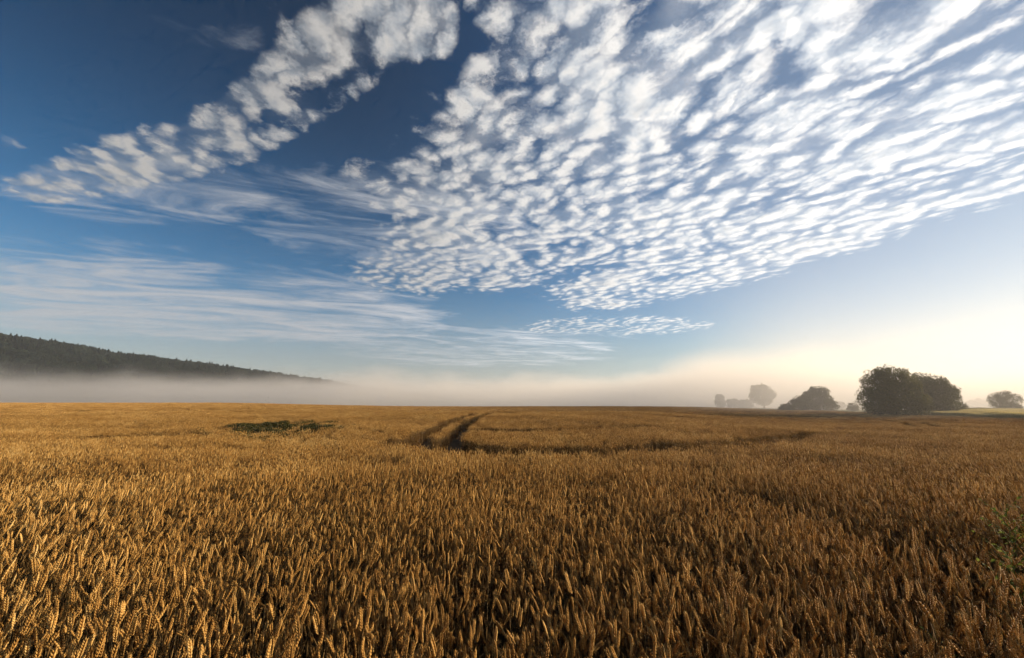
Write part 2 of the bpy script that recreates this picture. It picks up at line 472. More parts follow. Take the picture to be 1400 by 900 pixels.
def tree(name, label, px0, px1, top, depth, lobes, n, leaf, seed, cat='tree', group=None, trunk=True, mat='foliage', shell=0.5):
    """lobes in unit coordinates: x across (-1..1), z up (0..1), y depth; scaled to the photo's outline"""
    rs = np.random.default_rng(seed)
    x0, x1 = place(px0, depth)[0], place(px1, depth)[0]
    cx, hw = (x0 + x1) / 2, (x1 - x0) / 2
    gz = float(ground_z(cx, depth))
    pxc = (px0 + px1) / 2
    d = photo_dir(pxc, top); h = EYE + d.z / d.y * depth - gz
    root = empty(name, (cx, depth, gz)); tag(root, label, cat, group)
    L = [((lx * hw, ly * hw, lz * h), (rx * hw, ry * hw, rz * h)) for (lx, ly, lz, rx, ry, rz) in lobes]
    sub = []
    for (c, r) in L:                               # boughs: smaller clumps standing out of each main lobe
        for _ in range(8):
            dv = rs.normal(size=3); dv[2] = abs(dv[2]) * .8 - .15; dv /= np.linalg.norm(dv)
            k_ = rs.uniform(.24, .42); mr = float(np.mean(r)) * k_
            sub.append((tuple(np.array(c) + dv * np.array(r) * rs.uniform(.70, .95)), (mr * rs.uniform(.9, 1.4), mr, mr * rs.uniform(.6, 1.0))))
    leaf *= .72; n = int(n * 1.5)
    V, Fc, T = leaf_cloud(L, int(n * .5), leaf, rs, shell)
    V2, F2, T2 = leaf_cloud(sub, int(n * .5), leaf * .9, rs, .15)
    Fc = Fc + [tuple(i + len(V) for i in f) for f in F2]; V = np.concatenate([V, V2]); T = np.concatenate([T, T2])
    q0, q1 = x0 / depth, x1 / depth                # keep to the outline seen from the field
    for _ in range(3):
        lo, hi = np.percentile((cx + V[:, 0]) / (depth + V[:, 1]), [.4, 99.6])
        V[:, :2] *= (q1 - q0) / (hi - lo)
        lo, hi = np.percentile((cx + V[:, 0]) / (depth + V[:, 1]), [.4, 99.6])
        V[:, 0] += ((q0 + q1) - (lo + hi)) / 2 * depth
    V[:, 2] *= h / np.percentile(V[:, 2], 99.8)
    V[:, 2] = np.where(V[:, 2] < 0.05, 0.05 + rs.random(len(V)) * 0.5, V[:, 2])
    mesh_obj('crown', V, Fc, M[mat], root, tint=T)
    ps = []
    tr = 0.028 * h + 0.05
    fork = Vector((0, 0, h * (0.28 if trunk else 0.08)))
    ps.append([((0, 0, -0.2), tr * 1.35), ((0.02 * h, 0, fork.z * 0.5), tr * 1.05), (tuple(fork), tr)])
    for (c, r) in L:
        c = Vector(c); mid = fork.lerp(c, 0.5) + Vector(rs.normal(size=3) * 0.03 * h) + Vector((0, 0, 0.05 * h))
        ps.append([(tuple(fork), tr * 0.7), (tuple(mid), tr * 0.42), (tuple(c), tr * 0.18)])
        for _ in range(3):
            e = c + Vector(rs.normal(size=3)).normalized() * min(r) * 0.8
            ps.append([(tuple(mid.lerp(c, 0.6)), tr * 0.22), (tuple(c.lerp(e, 0.5)), tr * 0.12), (tuple(e), tr * 0.05)])
    tv, tf = tubes(ps)
    mesh_obj('trunk', tv, tf, M['bark'], root, smooth=True)
    return root

# forest on the hill: one mass, nobody could count it
def gn_instances(name, pts, rot, scl, idx, sources, coll_name):
    me = bpy.data.meshes.new(name)
    me.vertices.add(len(pts)); me.vertices.foreach_set('co', np.asarray(pts, np.float32).ravel())
    for nm, ty, key, arr in (('rot', 'FLOAT_VECTOR', 'vector', rot), ('scl', 'FLOAT_VECTOR', 'vector', scl), ('idx', 'INT', 'value', idx)):
        at = me.attributes.new(nm, ty, 'POINT')
        at.data.foreach_set(key, np.asarray(arr, np.int32 if ty == 'INT' else np.float32).ravel())
    o = bpy.data.objects.new(name, me); col.objects.link(o)
    cl = bpy.data.collections.new(coll_name)
    for s_ in sources: cl.objects.link(s_)
    ng = bpy.data.node_groups.new(name + '_nodes', 'GeometryNodeTree')
    ng.interface.new_socket('Geometry', in_out='INPUT', socket_type='NodeSocketGeometry')
    ng.interface.new_socket('Geometry', in_out='OUTPUT', socket_type='NodeSocketGeometry')
    N, Lk = ng.nodes, ng.links
    gi, go = N.new('NodeGroupInput'), N.new('NodeGroupOutput')
    ci = N.new('GeometryNodeCollectionInfo'); ci.inputs['Collection'].default_value = cl
    ci.inputs['Separate Children'].default_value = True; ci.inputs['Reset Children'].default_value = True
    ip = N.new('GeometryNodeInstanceOnPoints'); ip.inputs['Pick Instance'].default_value = True
    def at(nm, ty):
        a = N.new('GeometryNodeInputNamedAttribute'); a.data_type = ty; a.inputs['Name'].default_value = nm
        return a.outputs[0]
    e2r = N.new('FunctionNodeEulerToRotation'); Lk.new(at('rot', 'FLOAT_VECTOR'), e2r.inputs[0])
    Lk.new(gi.outputs[0], ip.inputs['Points']); Lk.new(ci.outputs[0], ip.inputs['Instance'])
    Lk.new(at('idx', 'INT'), ip.inputs['Instance Index'])
    Lk.new(e2r.outputs[0], ip.inputs['Rotation']); Lk.new(at('scl', 'FLOAT_VECTOR'), ip.inputs['Scale'])
    Lk.new(ip.outputs[0], go.inputs[0])
    md = o.modifiers.new('scatter', 'NODES'); md.node_group = ng
    return o

def make_forest():
    rs = np.random.default_rng(21)
    src = []
    for i in range(4):                            # broadleaf
        L = [((rs.normal() * .25, rs.normal() * .25, 0.62 + rs.normal() * .08), (.42, .42, .34)) for _ in range(4)]
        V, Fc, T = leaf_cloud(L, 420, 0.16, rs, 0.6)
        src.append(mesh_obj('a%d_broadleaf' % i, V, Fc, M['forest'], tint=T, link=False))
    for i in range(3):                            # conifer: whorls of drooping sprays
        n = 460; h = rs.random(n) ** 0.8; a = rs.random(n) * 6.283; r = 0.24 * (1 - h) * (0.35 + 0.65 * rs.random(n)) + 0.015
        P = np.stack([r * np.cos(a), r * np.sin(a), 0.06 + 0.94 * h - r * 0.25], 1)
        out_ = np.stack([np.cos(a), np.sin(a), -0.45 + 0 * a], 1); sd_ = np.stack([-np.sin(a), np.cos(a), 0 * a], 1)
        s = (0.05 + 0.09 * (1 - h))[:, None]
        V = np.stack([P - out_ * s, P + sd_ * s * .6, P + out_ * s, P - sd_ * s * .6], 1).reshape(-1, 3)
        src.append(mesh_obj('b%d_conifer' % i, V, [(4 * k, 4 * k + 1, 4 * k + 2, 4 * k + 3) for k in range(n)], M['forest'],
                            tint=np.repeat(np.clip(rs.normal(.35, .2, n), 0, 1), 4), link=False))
    n = 30000
    x = rs.uniform(-1500, 60, n); y = rs.uniform(330, 900, n)
    z = hill_z(x, y); yr = np.interp(x, *np.array([ridge_pt(p)[:2] for p in np.linspace(-700, 700, 60)]).T)
    k = (z > 4) & (y < yr + 35) & (np.abs(x / y) < 1.65)
    x, y, z, yr = x[k], y[k], z[k], yr[k]; n = len(x)
    con = rs.random(n) < 0.45
    idx = np.where(con, 4 + rs.integers(0, 3, n), rs.integers(0, 4, n))
    s = np.where(con, rs.normal(14, 2.2, n), rs.normal(11.5, 1.6, n)) * np.where(np.abs(y - yr) < 40, 0.85, 1)
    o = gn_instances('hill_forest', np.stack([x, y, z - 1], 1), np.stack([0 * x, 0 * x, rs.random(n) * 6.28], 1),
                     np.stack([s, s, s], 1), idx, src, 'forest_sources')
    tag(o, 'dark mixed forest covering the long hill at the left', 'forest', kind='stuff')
make_forest()

# ------------------------------------------------------------------ trees at the right edge of the field
BUSHY = [(-.45, .0, .55, .55, .5, .42), (.05, -.1, .66, .5, .5, .34), (.45, .1, .5, .52, .5, .42), (-.2, -.2, .25, .75, .55, .28), (.45, -.1, .22, .5, .5, .25), (-.7, 0, .3, .3, .35, .3)]
tree('broad_tree', 'largest tree, tall broad dense crown reaching the ground by the field edge', 1177, 1272, 503, 84,
     [(-.32, 0, .60, .48, .5, .32), (-.05, -.1, .74, .42, .5, .26), (-.58, .1, .38, .38, .45, .28), (.42, 0, .6, .52, .5, .34), (.62, 0, .50, .38, .4, .26),
      (0, -.2, .34, .9, .6, .36), (.55, -.1, .26, .5, .5, .3), (-.15, 0, .84, .28, .3, .15), (-.55, -.2, .18, .5, .5, .24), (.1, -.3, .15, .7, .5, .22)], 32000, 0.46, 3)
tree('broad_tree', 'rounded tree merging into the right side of the largest tree', 1240, 1317, 512, 87,
     [(-.4, 0, .72, .45, .5, .27), (.05, -.1, .64, .48, .5, .30), (-.1, -.2, .34, .7, .6, .34), (.45, 0, .42, .42, .5, .34), (.72, 0, .2, .32, .4, .22), (-.6, -.1, .4, .4, .5, .4), (-.2, -.3, .14, .9, .5, .2)], 26000, 0.44, 4)
tree('leaning_tree', 'medium dark tree with low skirts left of the largest tree', 1094, 1144, 529, 112,
     [(.15, 0, .72, .55, .5, .28), (-.15, 0, .5, .72, .6, .36), (.2, -.1, .26, .78, .6, .28), (.62, 0, .42, .3, .4, .3), (-.55, 0, .62, .28, .3, .2)], 13000, 0.45, 5)
tree('bush', 'long low bush sloping down at the left foot of the medium tree', 1064, 1116, 541, 110,
     [(.35, 0, .55, .5, .5, .42), (-.1, -.1, .38, .5, .5, .36), (-.6, 0, .22, .4, .4, .24), (.6, -.1, .3, .4, .4, .32)], 9000, 0.42, 6, cat='bush', trunk=False)
tree('bush', 'small round bush standing alone between the two big tree clumps', 1156, 1173, 551, 116,
     [(0, 0, .55, .8, .8, .42), (.3, 0, .35, .6, .6, .35), (-.35, 0, .35, .6, .6, .33)], 2600, 0.32, 7, cat='bush', trunk=False)
tree('round_tree', 'bushy tree with open rounded crown at the far right edge', 1351, 1398, 535, 97,
     [(-.4, 0, .68, .5, .5, .26), (.05, 0, .74, .5, .5, .25), (.5, 0, .58, .48, .5, .3), (-.55, 0, .42, .4, .45, .28), (0, -.1, .32, .7, .5, .28), (.35, 0, .25, .5, .5, .25)], 6500, 0.36, 8, shell=0.4)
tree('round_tree', 'faint round-crowned tree standing alone in the mist', 1026, 1061, 526, 205,
     [(-.25, 0, .70, .55, .5, .24), (.25, 0, .70, .5, .5, .24), (0, 0, .76, .4, .4, .24), (0, 0, .55, .85, .6, .24), (.6, 0, .52, .3, .4, .16), (-.6, 0, .50, .35, .4, .2), (0, 0, .30, .6, .5, .16)], 9000, 0.8, 9)
tree('round_tree', 'pale round tree in the mist just left of the largest tree', 1166, 1198, 545, 190,
     [(-.2, 0, .66, .7, .6, .32), (.35, 0, .6, .6, .6, .34), (0, 0, .35, .85, .6, .33)], 4500, 0.7, 10)
tree('mist_tree', 'tallest of the faint trees at the left end of the misty row', 977, 992, 539, 250,
     [(0, 0, .7, .75, .7, .28), (-.2, 0, .4, .8, .7, .38), (.3, 0, .3, .7, .6, .3)], 3000, 0.9, 11)
tree('mist_tree', 'faint low tree beside the taller one at the misty row end', 993, 1013, 545, 240,
     [(-.2, 0, .6, .7, .7, .35), (.3, 0, .5, .7, .7, .4), (0, 0, .25, .9, .7, .26)], 3000, 0.85, 12)
tree('mist_tree', 'faint low tree left of the round-crowned tree in the mist', 1010, 1030, 546, 232,
     [(-.3, 0, .55, .65, .7, .38), (.3, 0, .6, .65, .7, .36), (0, 0, .25, .95, .7, .26)], 3000, 0.85, 13)
tree('bush', 'pale low bush in the mist behind the small round bush', 1128, 1156, 549, 185,
     [(-.4, 0, .5, .6, .6, .4), (.35, 0, .55, .6, .6, .42), (0, 0, .25, .9, .7, .3)], 3200, 0.6, 14, cat='bush', trunk=False)

def box(x0, x1, y0, y1, z0, z1):
    v = [(x0, y0, z0), (x1, y0, z0), (x1, y1, z0), (x0, y1, z0), (x0, y0, z1), (x1, y0, z1), (x1, y1, z1), (x0, y1, z1)]
    return v, [(0, 3, 2, 1), (4, 5, 6, 7), (0, 1, 5, 4), (1, 2, 6, 5), (2, 3, 7, 6), (3, 0, 4, 7)]

def barn(label, px0, px1, top, depth, eave=0.6, chimney=None):
    x0, _, _ = place(px0, depth); x1, _, _ = place(px1, depth)
    cx, hw = (x0 + x1) / 2, (x1 - x0) / 2; gz = float(ground_z(cx, depth))
    d = photo_dir((px0 + px1) / 2, top); h = EYE + d.z / d.y * depth - gz
    root = empty('farm_building', (cx, depth, gz)); tag(root, label, 'building', 'farm buildings in the mist')
    e = h * eave; dp = 5.0
    v, f = box(-hw, hw, -dp, dp, -0.3, e)
    v += [(-hw + .02, 0, h - .15), (hw - .02, 0, h - .15)]; f += [(4, 8, 7), (5, 6, 9)]
    mesh_obj('wall', v, f, M['plaster'], root)
    o = .5
    rv = [(-hw - o, -dp - o, e - .2), (hw + o, -dp - o, e - .2), (hw + o, 0, h), (-hw - o, 0, h), (-hw - o, dp + o, e - .2), (hw + o, dp + o, e - .2)]
    rv2 = [(a, b, c + .22) for a, b, c in rv]
    rf = mesh_obj('roof', rv + rv2, [(0, 1, 2, 3), (3, 2, 5, 4), (6, 9, 8, 7), (9, 10, 11, 8), (0, 6, 7, 1), (4, 5, 11, 10), (0, 3, 9, 6), (3, 4, 10, 9), (1, 7, 8, 2), (2, 8, 11, 5)], M['tile'], root)
    if chimney is not None:
        mesh_obj('chimney', *box(chimney * hw - .5, chimney * hw + .5, .6, 1.6, e, h + 1.0), M['tile'], rf)
    for k in range(3):
        wx = (-.6 + .6 * k) * hw
        w = mesh_obj('window', *box(wx - .6, wx + .6, -dp - .06, -dp - .003, e * .35, e * .35 + 1.3), M['wood'], root)
        mesh_obj('pane', *box(wx - .5, wx + .5, -dp - .08, -dp - .063, e * .35 + .1, e * .35 + 1.2), M['pane'], w)
barn('long low grey farm building seen right of the largest tree', 1306, 1331, 550, 200, .55)
barn('taller pitched-roof building between the largest tree and the rightmost tree', 1329, 1346, 547, 196, .5, .5)
barn('long flat-roofed farm building partly behind the rightmost tree', 1346, 1420, 549, 205, .6)

# ------------------------------------------------------------------ wheat: one stalk
def spikelet(V, Fc, T, base, ax, side, nrm, L, w, th, tint, fine):
    """a plump pointed spikelet growing from the ear's axis"""
    o = len(V)
    rings = ((0.0, .35), (.28, 1.0), (.62, .82)) if fine else ((.36, 1.0),)
    k = 6 if fine else 4
    if not fine: V.append(base); T.append(tint * .8)
    for f, s in rings:
        c = base + ax * (L * f)
        for i in range(k):
            a = 2 * math.pi * i / k
            V.append(c + side * (math.cos(a) * w * s) + nrm * (math.sin(a) * th * s)); T.append(tint * (.8 + .2 * f))
    V.append(base + ax * L); T.append(min(tint * 1.15, 1))
    tip = len(V) - 1; st = o if fine else o + 1
    if not fine:
        for i in range(k): Fc.append((o, st + (i + 1) % k, st + i))
    for r in range(len(rings) - 1):
        for i in range(k):
            Fc.append((st + r * k + i, st + r * k + (i + 1) % k, st + (r + 1) * k + (i + 1) % k, st + (r + 1) * k + i))
    lr = st + (len(rings) - 1) * k
    for i in range(k): Fc.append((lr + i, lr + (i + 1) % k, tip))

def stalk_path(rs, H, nod, earL):
    """points along stem and ear; nod = total bend (radians) spread near the top"""
    stem, p, ang = [], Vector((0, 0, 0)), 0.0
    segs = 9
    for i in range(segs + 1):
        stem.append((p.copy(), ang))
        t = (i + 1) / segs
        ang = nod * 0.55 * max(0, (t - .55) / .45) ** 2
        p = p + Vector((math.sin(ang), 0, math.cos(ang))) * (H / segs)
    ear, n = [], 12
    for i in range(n + 1):
        ear.append((p.copy(), ang))
        ang += nod * 0.45 / n
        p = p + Vector((math.sin(ang), 0, math.cos(ang))) * (earL / n)
    return stem, ear

def stalk_meshes(seed, fine, nod):
    rs = np.random.default_rng(seed)
    earL = rs.uniform(.058, .088); H = CROP_H - earL * .8
    stem, ear = stalk_path(rs, H, nod, earL)
    roll = rs.uniform(0, math.pi)
    V, Fc, T = [], [], []
    n = int(earL / .0047) + rs.integers(-1, 2)
    base_t = rs.uniform(.25, .85); fat = rs.uniform(.70, .98)
    for i in range(n):
        f = i / (n - 1) * .93
        k = f * 12; j = min(int(k), 11); p = ear[j][0].lerp(ear[j + 1][0], k - j); ang = ear[j][1]
        t = Vector((math.sin(ang), 0, math.cos(ang))); b0 = Vector((math.cos(ang), 0, -math.sin(ang))); b1 = Vector((0, 1, 0))
        side = b0 * math.cos(roll) + b1 * math.sin(roll); nrm = t.cross(side)
        sg = 1 if i % 2 else -1
        last = i == n - 1
        ax = (t * 1.0 + side * (0 if last else sg * .46) + nrm * rs.normal() * .06).normalized()
        taper = .72 + .5 * math.sin(min(1, f * 1.25 + .12) * math.pi * .62)
        taper *= 1 - .35 * max(0, f - .7) / .3
        spikelet(V, Fc, T, p + side * (sg * .0012), ax, side, nrm, .0155 * taper * rs.uniform(.92, 1.1), .0034 * taper * fat, .0053 * taper * fat, float(np.clip(base_t + rs.normal() * .14, 0, 1)), fine)
        if fine or rs.random() < .5:               # short awn point
            q = p + side * (sg * .0012) + ax * (.0145 * taper); o = len(V)
            V += [q + nrm * .0007, q - nrm * .0007, q + (ax * .7 + t * .6) * rs.uniform(.004, .010)]; T += [.8] * 3; Fc.append((o, o + 1, o + 2))
    earm = (V, Fc, T)
    sides = 5 if fine else 3
    path = [(p, .0019 - .0009 * i / len(stem)) for i, (p, a) in enumerate(stem)] if fine else [(stem[i][0], .0019) for i in (0, 5, 7, 9)]
    sv, sf = tubes([path], sides)
    stm = (sv, sf, [.3 + .4 * (v[2] / H) for v in sv])  # tint darker towards the foot, painting in the shade between stalks
    LV, LF, LT = [], [], []                        # dry curled leaf
    for _ in range(1):
        zf = rs.uniform(.42, .78); k = zf * 9; p0 = stem[int(k)][0].copy()
        a = rs.uniform(0, 6.28); d = Vector((math.cos(a), math.sin(a), 0)); sd = Vector((-math.sin(a), math.cos(a), 0))
        p, el, Ln, tw = p0, rs.uniform(.7, 1.35), rs.uniform(.12, .2), rs.uniform(-.5, .5)
        o = len(LV); m = 6 if fine else 3
        for i in range(m + 1):
            w = .0042 * (1 - (i / m) ** 1.7) + .0004
            s2 = (sd * math.cos(tw * i) + Vector((0, 0, 1)) * math.sin(tw * i) * .6)
            LV += [p + s2 * w, p - s2 * w]; LT += [.25 + .5 * i / m] * 2
            p = p + (d * math.cos(el) + Vector((0, 0, 1)) * math.sin(el)) * (Ln / m); el -= rs.uniform(.9, 1.9) * 1.6 / m
        LF += [(o + 2 * i, o + 2 * i + 1, o + 2 * i + 3, o + 2 * i + 2) for i in range(m)]
    return earm, stm, (LV, LF, LT)

def merge(parts):
    """join (V, F, T, material index) lists"""
    V, Fc, T, mi = [], [], [], []
    for (v, f, t, m) in parts:
        o = len(V); V += [tuple(p) for p in v]; T += list(t); Fc += [tuple(i + o for i in q) for q in f]; mi += [m] * len(f)
    return V, Fc, T, mi

def merged_obj(name, parts, mats, smooth=True):
    V, Fc, T, mi = merge(parts)
    o = mesh_obj(name, V, Fc, None, tint=T, link=False, smooth=smooth)
    for m in mats: o.data.materials.append(m)
    o.data.polygons.foreach_set('material_index', mi)
    return o

NODS = [.08, .2, .32, .15, .5, .28, .75, .1, .4, 1.15, .22, 2.0]

# ------------------------------------------------------------------ where the crop stands, and where it is missing
def polyline(pix): return np.array([hit(*p) for p in pix])
TRACKS = [polyline([(552, 606), (562, 601), (580, 592), (600, 582), (622, 573.5), (645, 567), (662, 563.5), (676, 561.5), (684, 559.8), (692, 557.5)]),
          polyline([(606, 608), (613, 602), (622, 592), (636, 579.5), (652, 570.5), (668, 565.5), (678, 563), (690, 560.3), (700, 557.3)]),
          polyline([(1212, 574.5), (1237, 578.5), (1246, 581), (1252, 584)]),
          polyline([(1246, 576), (1262, 578.5), (1273, 581), (1285, 584)])]
HEADLAND = polyline([(606, 607), (680, 612), (760, 614), (840, 614), (920, 612), (1000, 606), (1060, 599), (1110, 592)])
LODGED = polyline([(120, 596), (180, 594), (250, 592)])
FAINT = [polyline([(640, 586), (720, 588), (820, 586), (900, 582)]), polyline([(930, 569), (1000, 574), (1060, 577)]), polyline([(1000, 566), (1150, 570.5), (1280, 573)])]
WEEDS = polyline([(342, 582), (360, 581), (382, 580.5), (400, 581.5), (418, 582.5), (436, 583.5)])
SPOTS = [(*hit(1393, 745), .22), (*hit(1384, 785), .16), (*hit(1288, 826), .16)]     # where field weeds crowd the wheat out
def dist_poly(x, y, P):
    best = np.full(x.shape, 1e9)
    for (ax, ay), (bx, by) in zip(P[:-1], P[1:]):
        dx, dy = bx - ax, by - ay; L2 = dx * dx + dy * dy + 1e-9
        t = np.clip(((x - ax) * dx + (y - ay) * dy) / L2, 0, 1)
        best = np.minimum(best, np.hypot(x - ax - t * dx, y - ay - t * dy))
    return best
def vnoise(x, y, s, seed):                        # cheap value noise
    x, y = x / s, y / s; xi, yi = np.floor(x).astype(int), np.floor(y).astype(int); fx, fy = x - xi, y - yi
    def h(a, b):
        n = (a * 374761393 + b * 668265263 + seed * 144269) & 0x7fffffff
        n = ((n ^ (n >> 13)) * 1274126177) & 0x7fffffff
        return ((n ^ (n >> 16)) & 0xffff) / 65535.0
    fx, fy = fx * fx * (3 - 2 * fx), fy * fy * (3 - 2 * fy)
    return (h(xi, yi) * (1 - fx) + h(xi + 1, yi) * fx) * (1 - fy) + (h(xi, yi + 1) * (1 - fx) + h(xi + 1, yi + 1) * fx) * fy
def weed_dist(x, y):                              # ragged, longer in depth than across
    yc = WEEDS[:, 1].mean()
    return dist_poly(x, yc + (y - yc) / 2.3, WEEDS) + (vnoise(x, y, 1.2, 8) - .5) * 2.6
def field_limit(x, y):                            # the field's far edge towards the trees
    q = x / np.maximum(y, 1.0)
    return np.interp(q, [-2, .45, .56, .67, .84, 1.1, 1.31, 1.6], [185, 200, 160, 118, 94, 77, 68, 62])
def crop_filter(x, y, rad, rs):
    """keep-mask and height factor for crop pieces of a given radius"""
    keep = (y < field_limit(x, y)) & (np.abs(x) < 1.36 * np.maximum(y, 0) + 2.6 + 0.5 * rad)
    s = 1.0 + (vnoise(x, y, 1.1, 1) - .5) * .12 + (vnoise(x, y, 4.5, 2) - .5) * .16 + (vnoise(x, y, 0.35, 5) - .5) * .08
    for i, P in enumerate(TRACKS): keep &= dist_poly(x, y, P) > (.47 if i == 0 else .42) + rad * .9 + .55 * (np.hypot(x - P[0, 0], y - P[0, 1]) < 3.0)
    hw = np.interp(x, [HEADLAND[0, 0] - 1, HEADLAND[0, 0], HEADLAND[4, 0], HEADLAND[-1, 0]], [.6, 1.3, 1.5, .7]) * (1 + (vnoise(x, y, 1.7, 6) - .5) * .5)
    d = dist_poly(x, y, HEADLAND); m = d < hw
    keep &= ~(m & (rs.random(x.shape) < .60)); s = np.where(m, s * (.50 + .25 * (d / hw)), s)
    d = dist_poly(x, y, LODGED); s *= np.where(d < 1.3, .78, 1)
    for P in FAINT:
        d = dist_poly(x, y, P); keep &= ~((d < .8) & (rs.random(x.shape) < .55)); s *= np.where(d < .9, .74, 1)
    d = weed_dist(x, y); keep &= ~((d < 1.6) & (rs.random(x.shape) < .78))
    for wx, wy, wr in SPOTS: keep &= np.hypot(x - wx, y - wy) > wr
    # thin spots
    keep &= ~((vnoise(x, y, .8, 3) > .80) & (rs.random(x.shape) < .6))
    keep &= ~((vnoise(x, y * .5, .26, 4) > .80) & (rs.random(x.shape) < .5))
    return keep, s
def lean_euler(x, y, rs, n, spread, spin=True):
    """mean lean of the crop by place plus scatter; returns xyz Euler angles"""
    q = np.clip(x / (np.abs(y) + 1.2), -1.2, 1.2)
    lx = -.17 * q + (vnoise(x, y, 2.2, 11) - .5) * .30 + rs.normal(size=n) * spread
    ly = .02 + (vnoise(x, y, 2.2, 12) - .5) * .26 + rs.normal(size=n) * spread
    ang = np.hypot(lx, ly); kx, ky = -ly / (ang + 1e-9), lx / (ang + 1e-9)      # axis = z x lean
    c, s_, C = np.cos(ang), np.sin(ang), 1 - np.cos(ang)
    Rm = np.zeros((n, 3, 3))
    Rm[:, 0, 0], Rm[:, 0, 1], Rm[:, 0, 2] = c + kx * kx * C, kx * ky * C, ky * s_
    Rm[:, 1, 0], Rm[:, 1, 1], Rm[:, 1, 2] = kx * ky * C, c + ky * ky * C, -kx * s_
    Rm[:, 2, 0], Rm[:, 2, 1], Rm[:, 2, 2] = -ky * s_, kx * s_, c
    a = rs.random(n) * 2 * np.pi if spin else rs.normal(size=n) * .6
    Z = np.zeros((n, 3, 3)); Z[:, 0, 0] = Z[:, 1, 1] = np.cos(a); Z[:, 0, 1] = -np.sin(a); Z[:, 1, 0] = np.sin(a); Z[:, 2, 2] = 1
    Rm = Rm @ Z
    return np.stack([np.arctan2(Rm[:, 2, 1], Rm[:, 2, 2]), -np.arcsin(np.clip(Rm[:, 2, 0], -1, 1)), np.arctan2(Rm[:, 1, 0], Rm[:, 0, 0])], 1)

NEAR, MID = 7.5, 62.0
def project(x, y, z):
    c, s_ = math.cos(PITCH), math.sin(PITCH); dz = z - EYE
    f = y * c + dz * s_; u = -y * s_ + dz * c
    return CX + F * x / f, CY - F * u / f, f

